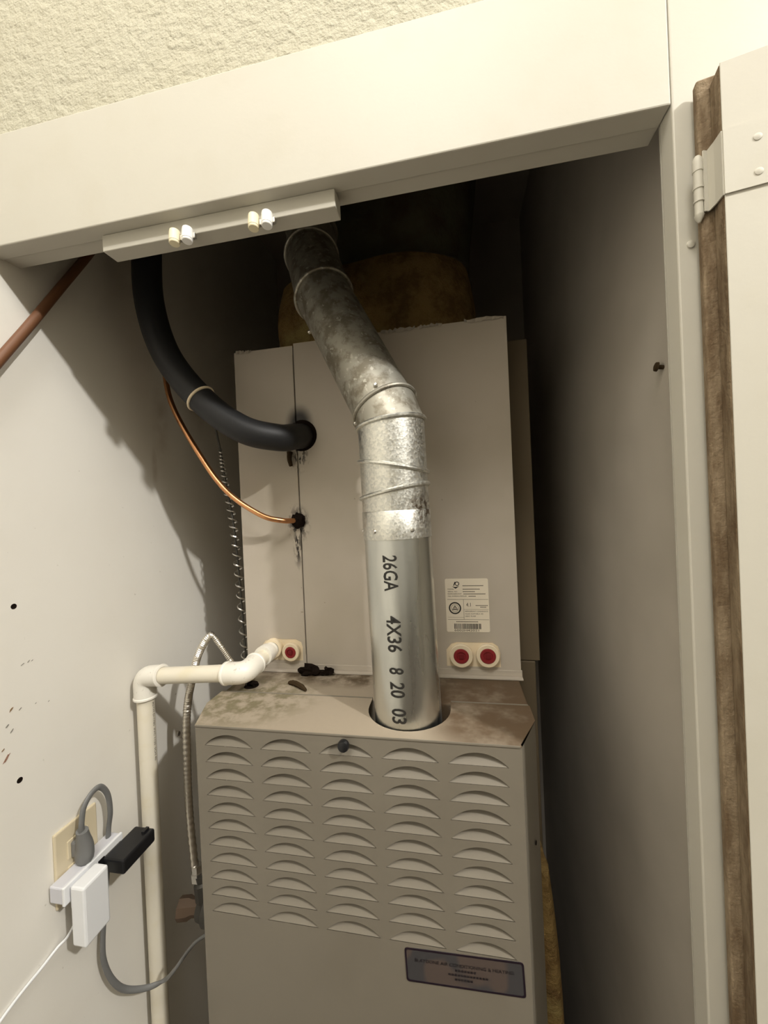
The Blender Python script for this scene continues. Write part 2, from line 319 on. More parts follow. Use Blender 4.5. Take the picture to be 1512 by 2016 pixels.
# ------------------------------------------------------------------ gas furnace
F0, F1, F2 = .51, .573, .6155; ZT = -.309; FX0, FX1 = -.3965, .0705; BX0, BX1 = -.4215, .0985
fur = empty('gas_furnace', 'beige gas furnace with louvred front panel and dusty top', 'furnace', (-.16, .85, FL))
LW, LH, LP, RP = .0775, .0172, .0895, .02485; LX = -.3820+LW/2; LZ = -.3383
def lens(n=16):
    R = ((LW/2)**2+LH**2)/(2*LH); a0 = math.asin(LW/2/R)
    return [(R*math.sin(a0-2*a0*i/n), R*math.cos(a0-2*a0*i/n)-(R-LH)) for i in range(n+1)]
arc = lens(); line = [(-LW/2+LW*i/6, 0) for i in range(1, 6)]; hole = arc+line
fp = MB(); zb = FL+.35
cx0 = [LX+LP*c-LP/2 for c in range(5)]; top = LZ+RP*.80; rows = 11
for c in range(5):
    for r in range(rows):
        x0 = cx0[c]; z1 = top-r*RP; z0 = z1-RP; xc = LX+LP*c; zc = LZ-r*RP
        rect = [(x0, z0), (x0+LP, z0), (x0+LP, z1), (x0, z1)]; hl = [(xc+p[0], zc+p[1]) for p in hole]
        tri = tessellate_polygon([[Vector((p[0], p[1], 0)) for p in rect], [Vector((p[0], p[1], 0)) for p in hl]])
        fp.add([(p[0], F0, p[1]) for p in rect+hl], tri)
zlow = top-rows*RP; xa, xb = cx0[0], cx0[-1]+LP
for (x0, x1, z0, z1) in ((FX0, xa, zlow, top), (xb, FX1, zlow, top), (FX0, FX1, top, ZT-.0012), (FX0, FX1, zb, zlow)):
    fp.quad((x0, F0, z0), (x1, F0, z0), (x1, F0, z1), (x0, F0, z1))
# folded side chamfers of the front panel and its straight returns
for (xf, xbk) in ((FX0, BX0), (FX1, BX1)):
    fp.quad((xf, F0, zb), (xbk, F1, zb), (xbk, F1, ZT-.0012), (xf, F0, ZT-.0012)); fp.quad((xbk, F1, zb), (xbk, F2, zb), (xbk, F2, ZT-.0012), (xbk, F1, ZT-.0012))
pan = fp.build('front_panel', 'furnace_paint', fur)
# one inward-pressed louver, shared by all
lv = MB(); nz = 5; K = .80
def tong(x, z): return .0002+K*z*(1-.12*(z/LH))
rows_ = []
for j in range(nz+1):
    f_ = j/nz; row = []
    for i in range(17):
        ax, az = arc[i]; row.append((ax, tong(ax, az*f_)+.0004, az*f_))
    rows_.append(row)
vs = [p for r in rows_ for p in r]; fs = [(j*17+i, j*17+i+1, (j+1)*17+i+1, (j+1)*17+i) for j in range(nz) for i in range(16)]
lv.add(vs, fs, True)
edge = [(p[0], 0, p[1]) for p in arc]+[(p[0], tong(p[0], p[1])+.0004, p[1]) for p in arc]
lv.add(edge, [(i, i+1, 17+i+1, 17+i) for i in range(16)], True)
lme = lv.mesh('louver'); lme.materials.append(M['furnace_paint'].m)
for c in range(5):
    for r in range(rows):
        o = bpy.data.objects.new('louver', lme); sc.collection.objects.link(o); o.parent = pan
        # mesh heights already include eye level; the panel's parent inverse moves it back to the world frame
        o.matrix_parent_inverse = Matrix.Identity(4); o.location = (LX+LP*c, F0, LZ-r*RP)
# top plate of the front panel with the notch for the flue
px, py, nr = -.0835, .5905, .0635
notch = [(px+nr, F2)]+[(px+nr*math.cos(a), py+nr*math.sin(a)) for a in [-math.pi*i/20 for i in range(21)]]+[(px-nr, F2)]
MB().prism([(FX0, F0-.0008), (FX1, F0-.0008), (FX1-.001, F0+.004), (BX1, F1), (BX1, F2)]+notch+[(BX0, F2), (BX0, F1)], ZT-.0012, ZT).build('top_plate', 'dusty_patchy_top', fur)
MB().box(FX0+.001, FX1-.002, F0-.0012, F0+.0004, ZT-.0022, ZT+.0004, .0004).build('folded_edge', 'furnace_paint', fur)
MB().box(BX0+.002, px-nr, F2-.0010, F2+.0012, ZT-.004, ZT+.0011, .0003).box(px+nr, BX1-.002, F2-.0010, F2+.0012, ZT-.004, ZT+.0011, .0003).build('folded_edge', 'furnace_paint', fur)
MB().box(BX0, BX1, F2+.001, 1.25, FL, ZT-.004, .002).build('cabinet', 'dusty_patchy_top', fur)
MB().box(BX1+.001, .143, .80, .86, FL, ZT-.004, .002).build('side_channel', 'channel_brown', fur)
MB().box(BX0+.004, BX1-.004, F0+.03, F2, FL, zb, .002).build('lower_panel', 'furnace_paint', fur)
MB().box(FX0+.004, FX1-.004, F0+.02, F2, -.40, -.395).build('burner_shelf', 'dirt_black', fur)
MB().lathe((-.1640, F0, -.3195), (0, -1, 0), [(-.001, .0038), (.004, .0040), (.005, .0078), (.009, .0082), (.0120, .0070), (.0132, .0035)], 22).build('latch_knob', 'plastic_black', fur)
MB().lathe((BX1-.010, .548, -.463), (.93, -.37, 0), [(0, .003), (.001, .0025)], 12).build('side_screw', 'dirt_black', fur)
# hole with debris on the top, behind the drain elbow
MB().lathe((-.3830, .6480, ZT-.0042), (0, 0, 1), [(0, .0135), (.0006, .013)], 20).build('knockout_hole', 'dirt_black', fur)
# sticker on the front panel
nc = Vector((-.0152, 0, -.6131)); th = rad(1.9); nw, nh = .1545, .0455
def rrect(wd, ht, r, n=5):
    out = []
    for cx_, cz_, a0 in ((wd/2-r, ht/2-r, 0), (-wd/2+r, ht/2-r, 90), (-wd/2+r, -ht/2+r, 180), (wd/2-r, -ht/2+r, 270)):
        for i in range(n+1): a = rad(a0+90*i/n); out.append((cx_+r*math.cos(a), cz_+r*math.sin(a)))
    return out
def rot(p): return (nc.x+p[0]*math.cos(th)-p[1]*math.sin(th), nc.z+p[0]*math.sin(th)+p[1]*math.cos(th))
nmp = MB().prism([rot(p) for p in rrect(nw, nh, .004)], F0-.0006, F0-.0001, axis='y').build('nameplate', 'nameplate_film', fur)
nmp['label'] = 'dark shiny sticker with a black border'
MB().prism([rot(p) for p in rrect(nw, nh, .004)], F0-.0010, F0-.0006, holes=[[rot(p) for p in rrect(nw-.0045, nh-.0045, .003)]], axis='y').build('border', 'nameplate_border', nmp)
def print_on_panel(mb, body, size, cx_, cz_, y, stretch=1.0, rotf=None, width=None):
    v, f = text2d(body, size, stretch); x0 = min(p[0] for p in v); x1 = max(p[0] for p in v); k = (width/(x1-x0)) if width else 1.0
    q = [((p[0]-(x0+x1)/2)*k+cx_, p[1]+cz_) for p in v]
    if rotf: q = [rotf(p) for p in q]
    mb.add([(p[0], y, p[1]) for p in q], f); return mb
tm = MB(); print_on_panel(tm, 'BLAYDONE AIR CONDITIONING & HEATING', .0062, 0, .0055, F0-.0011, 1, rot, .128)
for (cx_, cz_, wd) in ((.004, -.0005, .030), (.006, -.0065, .052), (.000, -.0125, .024)):
    n_ = int(wd/.004)
    for i in range(n_):
        a = cx_-wd/2+i*.004; tm.add([(*[rot((a, cz_))[0]], F0-.0011, rot((a, cz_))[1]), (rot((a+.0028, cz_))[0], F0-.0011, rot((a+.0028, cz_))[1]), (rot((a+.0028, cz_+.0026))[0], F0-.0011, rot((a+.0028, cz_+.0026))[1]), (rot((a, cz_+.0026))[0], F0-.0011, rot((a, cz_+.0026))[1])], [(0, 1, 2, 3)])
tm.build('lettering', 'nameplate_ink', nmp)

# ------------------------------------------------------------------ evaporator coil cabinet on top of the furnace
CY = .72; CX0, CX1, CZ0, CZ1 = -.4305, .1035, -.3000, .3370
coil = empty('evaporator_coil_cabinet', 'beige sheet-metal coil cabinet standing on the furnace', 'cabinet', (-.16, .95, ZT-.004))
lport = [(-.3975, -.2930), (-.3975, -.2640), (-.3900, -.2545), (-.3780, -.2505), (-.3250, -.2505), (-.3130, -.2560), (-.3105, -.2660), (-.3105, -.2930)]
rport = [(-.0275, -.2945), (-.0275, -.2640), (-.0180, -.2530), (-.0080, -.2500), (.0560, -.2500), (.0650, -.2560), (.0690, -.2680), (.0690, -.2945)]
MB().prism([(CX0, CZ0), (-.3038, CZ0), (-.3038, CZ1-.004), (CX0, CZ1-.004)], CY, CY+.0015, holes=[lport], axis='y').build('access_panel', 'coil_paint', coil)
MB().prism([(-.3018, CZ0), (CX1, CZ0), (CX1, CZ1), (-.3018, CZ1)], CY, CY+.0015, holes=[rport], axis='y').build('front_panel', 'coil_paint', coil)
MB().box(CX0+.001, CX1-.001, CY+.004, 1.22, ZT-.0035, CZ1-.006, .001).build('casing', 'coil_paint', coil)
MB().box(-.3060, -.3042, CY-.0012, CY+.001, -.28, .315, .0004).build('panel_seam', 'coil_paint', coil)
MB().box(CX1+.001, .152, .80, .86, ZT-.003, .325, .002).build('side_channel', 'channel_brown', coil)
MB().box(CX0+.004, CX1+.002, CY-.012, CY+.003, -.3125, -.3095, .0006).box(CX0+.004, CX1+.002, CY-.0015, CY+.003, -.3095, -.2990, .0005).build('base_flange', 'coil_paint', coil)
# drain ports
for nm, pl in (('left', lport), ('right', rport)):
    MB().prism(pl, CY+.0005, CY+.0038, axis='y').build('drain_plate', 'port_cream', coil)
for (cx_, cz_, ro, ri) in ((-.0009, -.2723, .0212, .0138), (.0464, -.2711, .0208, .0140), (-.3324, -.2735, .0180, .0115)):
    p = MB().lathe((cx_, CY+.003, cz_), (0, -1, 0), [(0, ro-.001), (.008, ro), (.0125, ro), (.0138, ro-.0012), (.0138, ri), (.0118, ri-.0002)], 30, cap=False).build('drain_port', 'port_cream', coil)
    MB().lathe((cx_, CY+.003, cz_), (0, -1, 0), [(.006, ri), (.0132, ri), (.0146, ri-.0012), (.0146, ri*.60), (.0128, ri*.55)], 28).build('plug', 'cap_red', p)
    MB().box(cx_-ri*.32, cx_+ri*.32, CY-.0118, CY-.0100, cz_-ri*.32, cz_+ri*.32, .0005).build('plug_socket', 'cap_red_dark', p)
MB().lathe((-.3715, CY+.003, -.268), (0, -1, 0), [(0, .0195), (.010, .0195), (.0125, .0185), (.0125, .0140)], 28, cap=False).build('drain_port', 'port_cream', coil)
# hole and sealing putty where the lines enter
MB().lathe((-.2920, CY+.0008, .1540), (0, -1, 0), [(-.001, .0310), (.0015, .0310), (.0018, .026)], 26).build('line_hole', 'dirt_black', coil)
blobmesh((-.3060, CY-.004, -.0135), (.0140, .008, .0150), 3, 3, .18).build('sealing_putty', 'dirt_black', coil)
MB().tube(smooth_path([(-.3165, CY-.006, .122), (-.3165, CY-.009, .108), (-.3150, CY-.006, .094)], 5), [.006, .0055, .005, .005, .0048, .0046, .0045, .0043, .004, .004, .003], 10).build('sealing_putty', 'dirt_brown', coil)
MB().lathe((-.3085, CY, -.1930), (0, -1, 0), [(0, .0035), (.0012, .0032), (.0018, .0015)], 12).build('panel_screw', 'coil_paint', coil)
# ragged foil tape along the top edge
for k, (x0, x1) in enumerate(((-.425, -.392), (-.125, -.060), (-.055, -.010), (.030, .0985))):
    rnd = random.Random(k+20); mb = MB(); n = 14; pts = []
    for i in range(n+1):
        x_ = x0+(x1-x0)*i/n; pts.append((x_, CY-.0012-rnd.uniform(0, .003), CZ1+rnd.uniform(-.006, -.002)-(.004 if x_ < -.3 else 0), CZ1+rnd.uniform(.000, .004)-(.004 if x_ < -.3 else 0)))
    mb.add([(p[0], p[1], p[2]) for p in pts]+[(p[0], p[1]+.0015, p[3]) for p in pts]+[(p[0], p[1]+.012, p[3]) for p in pts], [(i, i+1, n+2+i, n+1+i) for i in range(n)]+[(n+1+i, n+2+i, 2*n+3+i, 2*n+2+i) for i in range(n)])
    mb.build('foil_tape', 'coil_paint', coil)
# rating label
lab = MB().prism([(p[0]+.0138, p[1]-.1818) for p in rrect(.0775, .0985, .003)], CY-.0006, CY-.0001, axis='y').build('rating_label', 'label_white', coil)
lab['label'] = 'white paper rating label with barcode'
ly = CY-.0008; tm = MB(); lx0 = -.0230; lz0 = -.1338
for body, sz, x_, z_, wd in (('MODEL', .0030, .0025, -.0190, .012), ('SERIAL NO.', .0030, .0025, -.0235, .018), ('REFRIGERANT', .0030, .0025, -.0278, .025), ('MAX. WORKING PRESSURE', .0030, .0025, -.0320, .034),
                             ('REFRIGERANT CONDENSATE', .0032, .0325, -.0600, .041), ('ALSO SUITABLE AS', .0032, .0325, -.0645, .032), ('HEAT PUMP', .0032, .0325, -.0690, .019)):
    print_on_panel(tm, body, sz, lx0+x_+wd/2, lz0+z_, ly, 1, None, wd)
def dash(mb, x_, z_, wd, h=.0016, step=.0022):
    a = lx0+x_
    while a < lx0+x_+wd: mb.quad((a, ly, lz0+z_), (a+step*.68, ly, lz0+z_), (a+step*.68, ly, lz0+z_+h), (a, ly, lz0+z_+h)); a += step
for (x_, z_, wd) in ((.030, -.0125, .036), (.030, -.0190, .030), (.030, -.0235, .020), (.031, -.0278, .038), (.040, -.0320, .012), (.052, -.0490, .020), (.060, -.0520, .010), (.016, -.0788, .038)): dash(tm, x_, z_, wd)
tm.build('small_print', 'ink_grey', lab)
rl = MB()
for (x0, x1, z0, z1) in ((.001, .0745, -.0372, -.0367), (.001, .0745, -.0742, -.0737), (.0300, .0305, -.0740, -.0370), (.0305, .0745, -.0556, -.0552), (.001, .030, -.0700, -.0697)): rl.quad((lx0+x0, ly, lz0+z0), (lx0+x1, ly, lz0+z0), (lx0+x1, ly, lz0+z1), (lx0+x0, ly, lz0+z1))
rl.build('ruled_lines', 'ink_grey', lab)
bc = MB(); a = .0120; rnd = random.Random(5)
while a < .0600:
    wd = rnd.choice((.0006, .0009, .0013, .0006)); bc.quad((lx0+a, ly, lz0-.0915), (lx0+a+wd, ly, lz0-.0915), (lx0+a+wd, ly, lz0-.0815), (lx0+a, ly, lz0-.0815)); a += wd+rnd.choice((.0005, .0008, .0011))
print_on_panel(bc, '6002H42021', .0052, lx0+.034, lz0-.0957, ly, 1, None, .044); bc.build('barcode', 'ink', lab)
lg = MB()                                                      # round seal: ring and triangle; arrow-shaped mark above
def ring2(mb, cx_, cz_, r0, r1, n=28):
    mb.add([(cx_+r*math.cos(2*math.pi*i/n), ly, cz_+r*math.sin(2*math.pi*i/n)) for r in (r0, r1) for i in range(n)], [(i, (i+1) % n, n+(i+1) % n, n+i) for i in range(n)])
sx_, sz_ = lx0+.0145, lz0-.0530
ring2(lg, sx_, sz_, .0088, .0112); ring2(lg, sx_, sz_, .0064, .0070)
for (p, q) in (((0, .0045), (-.0045, -.003)), ((0, .0045), (.0045, -.003)), ((-.0045, -.003), (.0045, -.003)), ((0, .0015), (0, -.0030))):
    d = Vector((q[0]-p[0], q[1]-p[1])).normalized(); n_ = Vector((-d.y, d.x))*.0006
    lg.quad((sx_+p[0]+n_.x, ly, sz_+p[1]+n_.y), (sx_+q[0]+n_.x, ly, sz_+q[1]+n_.y), (sx_+q[0]-n_.x, ly, sz_+q[1]-n_.y), (sx_+p[0]-n_.x, ly, sz_+p[1]-n_.y))
lg.build('round_seal', 'ink', lab); lg = MB()
lg.add([(lx0+.0110, ly, lz0-.0130), (lx0+.0170, ly, lz0-.0172), (lx0+.0240, ly, lz0-.0125), (lx0+.0170, ly, lz0-.0140)], [(0, 1, 2, 3)])
lg.quad((lx0+.0130, ly, lz0-.0115), (lx0+.0148, ly, lz0-.0115), (lx0+.0172, ly, lz0-.0045), (lx0+.0155, ly, lz0-.0045))
ring2(lg, lx0+.0200, lz0-.0080, .0026, .0040, 18)
lg.build('arrow_mark', 'ink', lab); lg = MB()
print_on_panel(lg, '4.1', .0100, lx0+.0390, lz0-.0500, ly, .8)
lg.build('handwritten_number', 'ink', lab)

# ------------------------------------------------------------------ flue pipe
flue = empty('flue_pipe', 'galvanised metal flue pipe rising from the furnace top', 'pipe', (px, py, ZT))
RR = .0508
def ringpts(c, a, nrm, r, n=40):
    c = Vector(c); a, e1, e2 = frame(a); nrm = Vector(nrm); out = []
    for k in range(n):
        t = 2*math.pi*k/n; p = r*(math.cos(t)*e1+math.sin(t)*e2); out.append(c+p-a*(p.dot(nrm)/a.dot(nrm)))
    return out
def seg(mb, c0, n0, c1, n1, r0=RR, r1=RR, n=40):
    a = Vector(c1)-Vector(c0); A = ringpts(c0, a, n0, r0, n); B = ringpts(c1, a, n1, r1, n)
    mb.add(A+B, [(i, (i+1) % n, n+(i+1) % n, n+i) for i in range(n)], True)
def bead(mb, c, a, nrm, r=RR, t=.0022): mb.tube(ringpts(c, a, nrm, r+t*.35, 48), t, 8, closed=True)
A0 = Vector((-.0830, .580, -.37)); A1 = Vector((-.0885, .580, -.0370)); ax = (A1-A0).normalized()
def up_(z): return A0+ax*((z-A0.z)/ax.z)
b = MB(); seg(b, A0, ax, A1, ax); b.build('straight_pipe', 'galvanised', flue)
b = MB(); seg(b, up_(-.0425), ax, up_(-.0030), ax, RR+.0012, RR+.0012); seg(b, up_(-.0425), ax, up_(-.0428), ax, RR+.0012, RR); seg(b, up_(-.0030), ax, up_(-.0015), ax, RR+.0012, RR+.0002)
b.build('crimped_collar', 'spangled_galvanised', flue)
cA, nA = up_(.0645), Vector((.19, 0, 1)).normalized(); cB, nB = up_(.0275), Vector((-.19, 0, 1)).normalized()
cC, nC = up_(.1285), Vector((-.12, .02, 1)).normalized()
for c0, n0, c1, n1 in ((up_(-.0030), ax, cB, nB), (cB, nB, cA, nA), (cA, nA, cC, nC)):
    b = MB(); seg(b, c0, n0, c1, n1); b.build('elbow_gore', 'spangled_galvanised', flue)
for c, n_ in ((cA, nA), (cB, nB), (cC, nC)):
    b = MB(); bead(b, c, ax, n_, RR, .0031); b.build('seam_bead', 'spangled_galvanised', flue)
E_ = Vector((-.2150, .664, .3850)); Dd = Vector((-.1010, .590, .1560)); F_ = Vector((-.2600, .735, .5100)); G_ = Vector((-.2720, .775, .5900)); H_ = Vector((-.275, .79, .90))
aU = (E_-Dd).normalized()
b = MB(); seg(b, cC, nC, Dd, aU, RR-.0005, RR-.0005); b.build('elbow_gore', 'dull_galvanised', flue)
b = MB(); bead(b, Dd, aU, aU, RR, .0031); b.build('seam_bead', 'dull_galvanised', flue)
nE = (aU+(F_-E_).normalized()).normalized(); nF = ((F_-E_).normalized()+(G_-F_).normalized()).normalized(); nG = ((G_-F_).normalized()+(H_-G_).normalized()).normalized()
b = MB(); seg(b, Dd, aU, E_, nE, RR-.0015, RR-.0015); b.build('upper_pipe', 'dull_galvanised', flue)
for c0, n0, c1, n1 in ((E_, nE, F_, nF), (F_, nF, G_, nG), (G_, nG, H_, Vector((0, 0, 1)))):
    b = MB(); seg(b, c0, n0, c1, n1); b.build('elbow_gore', 'dull_galvanised', flue)
for c, a, n_ in ((E_, aU, nE), (F_, F_-E_, nF), (G_, G_-F_, nG)):
    b = MB(); bead(b, c, a, n_, RR, .0030); b.build('seam_bead', 'dull_galvanised', flue)
def pipe_screw(c, a, ang, r=RR):
    a, e1, e2 = frame(a); d = Vector((math.sin(ang), -math.cos(ang), 0)); d = (d-a*d.dot(a)).normalized()
    MB().lathe(Vector(c)+d*(r+.0003), d, [(-.001, .0034), (.0016, .0032), (.0030, .0022), (.0032, .0008)], 12).build('pipe_screw', 'steel', flue)
for an in (-30, 33, -88): pipe_screw(up_(-.0300), ax, rad(an))
pipe_screw(Dd+aU*.010, aU, rad(8)); pipe_screw(Dd-aU*.004, aU, rad(-80)); pipe_screw(E_-aU*.06, aU, rad(-85))
for body, z0, z1 in (('26GA', -.0640, -.1145), ('4X36', -.1490, -.2000), ('8', -.2220, -.2310), ('20', -.2425, -.2640), ('03', -.2795, -.3005)):
    v, f = text2d(body, .03, bold=.0004, fine=True); xs = [p[0] for p in v]; ys = [p[1] for p in v]; x0, x1, y0, y1 = min(xs), max(xs), min(ys), max(ys); q = []
    for p in v:
        z = z0+(z1-z0)*(p[0]-x0)/(x1-x0); an = ((p[1]-y0)/(y1-y0)-.5)*.0212/RR-.11
        c = up_(z); q.append((c.x+(RR+.0005)*math.sin(an), c.y-(RR+.0005)*math.cos(an), z))
    MB().add(q, f).build('stamped_lettering', 'ink', flue)

# ------------------------------------------------------------------ fibreglass-wrapped supply duct above the coil
duct = empty('insulated_duct', 'fibreglass-wrapped supply duct on top of the coil cabinet', 'duct', (-.175, 1.035, CZ1-.006))
def superloop(cx_, cy_, hx, hy, z, n=64, e=4.0, seed=0):
    out = []
    for i in range(n):
        a = 2*math.pi*i/n; c, s = math.cos(a), math.sin(a); k = (abs(c)**e+abs(s)**e)**(-1/e)
        w_ = 1+.012*math.sin(5*a+seed)+.010*math.sin(9*a+2*seed+z*20); out.append((cx_+hx*c*k*w_, cy_+hy*s*k*w_, z+.006*math.sin(4*a+seed)))
    return out
def skin(mb, loops):
    n = len(loops[0]); mb.add([p for l in loops for p in l], [(j*n+i, j*n+(i+1) % n, (j+1)*n+(i+1) % n, (j+1)*n+i) for j in range(len(loops)-1) for i in range(n)], True)
b = MB(); skin(b, [superloop(-.175, 1.035, .232+.012*math.sin(k/7*3.14), .20+.015*math.sin(k/7*3.14), CZ1+.005+k*.030, seed=1) for k in range(8)]); b.build('insulation_wrap', 'fibreglass', duct)
b = MB(); skin(b, [superloop(-.160, 1.065, .210+.005*k, .180+.002*k, CZ1+.200+k*.045, seed=2, e=3) for k in range(9)]); b.build('facing_sleeve', 'duct_facing', duct)
b = MB(); b.tube([(p[0], p[1], p[2]) for p in superloop(-.168, 1.05, .226, .200, CZ1+.222, seed=1.5)], .005, 8, closed=True); b.build('strap', 'duct_facing', duct)

# ------------------------------------------------------------------ refrigerant lines
hose = empty('insulated_hose', 'thick black foam-insulated refrigerant line curving into the coil cabinet', 'pipe', (-.292, .72, .154))
hp = [(-.520, .66, .90), (-.532, .625, .640), (-.537, .622, .508), (-.533, .618, .396), (-.497, .613, .292), (-.427, .611, .204), (-.362, .622, .153), (-.312, .655, .140), (-.2965, .695, .148), (-.2920, .726, .154)]
sp_ = smooth_path(hp, 12); MB().tube(sp_, .0245, 22).build('foam_sleeve', 'foam_black', hose)
i0 = min(range(len(sp_)), key=lambda i: (Vector((-.432, .611, .207))-sp_[i]).length); tv = (sp_[i0+1]-sp_[i0-1]).normalized()
b = MB(); b.tube(ringpts(sp_[i0], tv, tv, .0250, 30), .0024, 8, closed=True)
lump = sp_[i0]+Vector((-.010, -.018, .008)); b.box(lump.x-.006, lump.x+.004, lump.y-.004, lump.y+.004, lump.z-.003, lump.z+.004, .0015)
b.build('cable_tie', 'port_cream', hose)
cu = [(-.594, .690, .563), (-.592, .690, .439), (-.569, .688, .320), (-.5430, .676, .226), (-.4755, .668, .1125), (-.4230, .666, .0455), (-.3640, .674, .0015), (-.3290, .690, -.0115), (-.3080, .716, -.0135)]
tag(MB().tube(smooth_path(cu, 12), .0052, 14).build('copper_line', 'copper'), 'thin bare copper line bending into the coil cabinet under the black hose', 'pipe')
bw = [(-.600, .62, .560), (-.606, .5645, .4595), (-.6075, .515, .376), (-.6080, .4684, .2975), (-.6080, .4269, .2300), (-.608, .360, .120), (-.608, .300, .020), (-.608, .262, -.120), (-.608, .250, -.50), (-.608, .250, FL+.004)]
tag(MB().tube(smooth_path(bw, 8), .0066, 14).build('brown_cable', 'brown_sheath'), 'brown cable slanting down the side wall from behind the header', 'cable')
# coiled thermostat wire hanging beside the coil cabinet
cw = empty('coiled_wire', 'thin grey coiled wire hanging beside the coil cabinet', 'wire', (-.4502, .745, -.309))
ctr = smooth_path([(-.492, .735, .200), (-.4872, .745, .1395), (-.4804, .745, .0845), (-.4650, .745, -.0142), (-.4562, .745, -.1449), (-.4500, .745, -.3050)], 12)
MB().tube(ctr, .0022, 8).build('core_wire', 'steel_dark', cw)
hl = []; n_ = 26*14
for i in range(n_+1):
    t_ = i/n_; k = (.18+.82*t_)*(len(ctr)-1); j = min(int(k), len(ctr)-2); c = ctr[j].lerp(ctr[j+1], k-j); a = 2*math.pi*i/14*1.0
    rr_ = .0030+.0050*min(1, t_*2.2); hl.append((c.x+rr_*math.cos(a), c.y+rr_*math.sin(a), c.z))
MB().tube(hl, .0018, 6).build('wire_spiral', 'steel', cw)

# ------------------------------------------------------------------ PVC drain
pvc = empty('pvc_drain_pipe', 'white plastic condensate drain pipe with elbows leading down the side wall', 'pipe', (-.590, .627, FL))
pr = .0148; pz = -.268; vx, vy, vz = -.5900, .6270, -.2930; hx_, hy_, hz = -.3735, .6120, -.2735
MB().cyl((vx, vy, FL), (vx, vy, vz-.012), pr, 28).build('vertical_pipe', 'pvc', pvc)
MB().cyl((vx+.010, vy, vz), (hx_-.010, hy_, hz), pr, 28).build('horizontal_pipe', 'pvc', pvc)
MB().cyl((hx_, hy_+.010, hz), (hx_, CY+.002, pz), pr-.0012, 28).build('outlet_pipe', 'pvc', pvc)
def elbow(c, d1, d2, l=.038, r=.0190, rc=.017, hub=.0012):
    c = Vector(c); d1 = Vector(d1).normalized(); d2 = Vector(d2).normalized(); mb = MB(); path = [c+d1*l, c+d1*(rc+.002)]
    p0 = c+d1*rc; p1 = c+d2*rc
    for i in range(1, 10): t = i/10; path.append((1-t)**2*p0+2*t*(1-t)*c+t*t*p1)
    path += [c+d2*(rc+.002), c+d2*l]; mb.tube(path, r, 26)
    for d in (d1, d2): mb.lathe(c+d*(l-.003), d, [(-.0015, r), (0, r+hub), (.003, r+hub), (.0042, r-.001), (.0042, pr+.0003)], 26, cap=False)
    return mb
elbow((vx, vy, vz), (0, 0, -1), (hx_-vx, hy_-vy, hz-vz), .041).build('elbow', 'pvc_fitting', pvc)
elbow((hx_, hy_, hz), (vx-hx_, vy-hy_, vz-hz), (0, 1, .05), .038).build('elbow', 'pvc_fitting', pvc)
MB().lathe((hx_, .676, pz-.001), (0, 1, 0), [(0, pr), (0, .0182), (.004, .0186), (.020, .0180), (.024, .0165), (.0245, .0150), (.040, .0150)], 28).build('coupling', 'pvc_fitting', pvc)
tm = MB(); v, f = text2d('ASTM D-1785  PVC 1120  SCH 40', .0062, fine=True); q = []
for p in v:
    an = rad(95)+(p[1]-.002)/pr; q.append((vx+(pr+.0003)*math.sin(an), vy-(pr+.0003)*math.cos(an), -.342-p[0]*1.25))
tm.add(q, f); tm.build('printed_lettering', 'ink_grey', pvc)

# ------------------------------------------------------------------ flexible gas line and valve
fl_ = [(-0.528, 0.66, -0.6813), (-0.5344, 0.66, -0.5727), (-0.5339, 0.66, -0.4737), (-0.5291, 0.66, -0.3736), (-0.5126, 0.66, -0.3039), (-0.4969, 0.66, -0.2592), (-0.4726, 0.6621, -0.2267), (-0.4567, 0.6685, -0.248), (-0.437, 0.668, -0.275), (-0.408, 0.66, -0.3), (-0.3845, 0.65, -0.318)]
pts = smooth_path(fl_, 40); L = 0; rad_ = []
for i, p in enumerate(pts):
    if i: L += (p-pts[i-1]).length
    rad_.append(.0070+.0006*math.sin(L/.0034*2*math.pi) - (.0022 if i > len(pts)*.62 else 0))
tag(MB().tube(pts, rad_, 14).build('flexible_conduit', 'flex_steel'), 'ribbed silver flexible conduit looping over behind the white drain pipe', 'conduit')
gv = empty('gas_valve', 'dark iron gas fitting beside the furnace below the conduit', 'valve', (-.47, .66, -.77))
b = MB(); b.lathe((-.4235, .66, -.754), (-1, 0, 0), [(0, .020), (.030, .020), (.032, .029), (.078, .029), (.084, .024), (.094, .022)], 24); b.build('valve_body', 'steel_dark', gv)
MB().lathe((-.5165, .66, -.754), (-1, -.25, 0), [(0, .016), (.016, .015), (.024, .019), (.042, .019), (.044, .012)], 8).build('flare_nut', 'brass_dull', gv)
MB().lathe((-.509, .66, -.735), (-.12, 0, 1), [(0, .017), (.030, .016), (.034, .012), (.045, .0125)], 8).build('riser_nut', 'steel_dark', gv)
MB().lathe((-.5225, .66, -.690), (-.05, 0, 1), [(-.012, .012), (.004, .012), (.006, .010), (.016, .0090)], 6).build('flare_fitting', 'steel', gv)

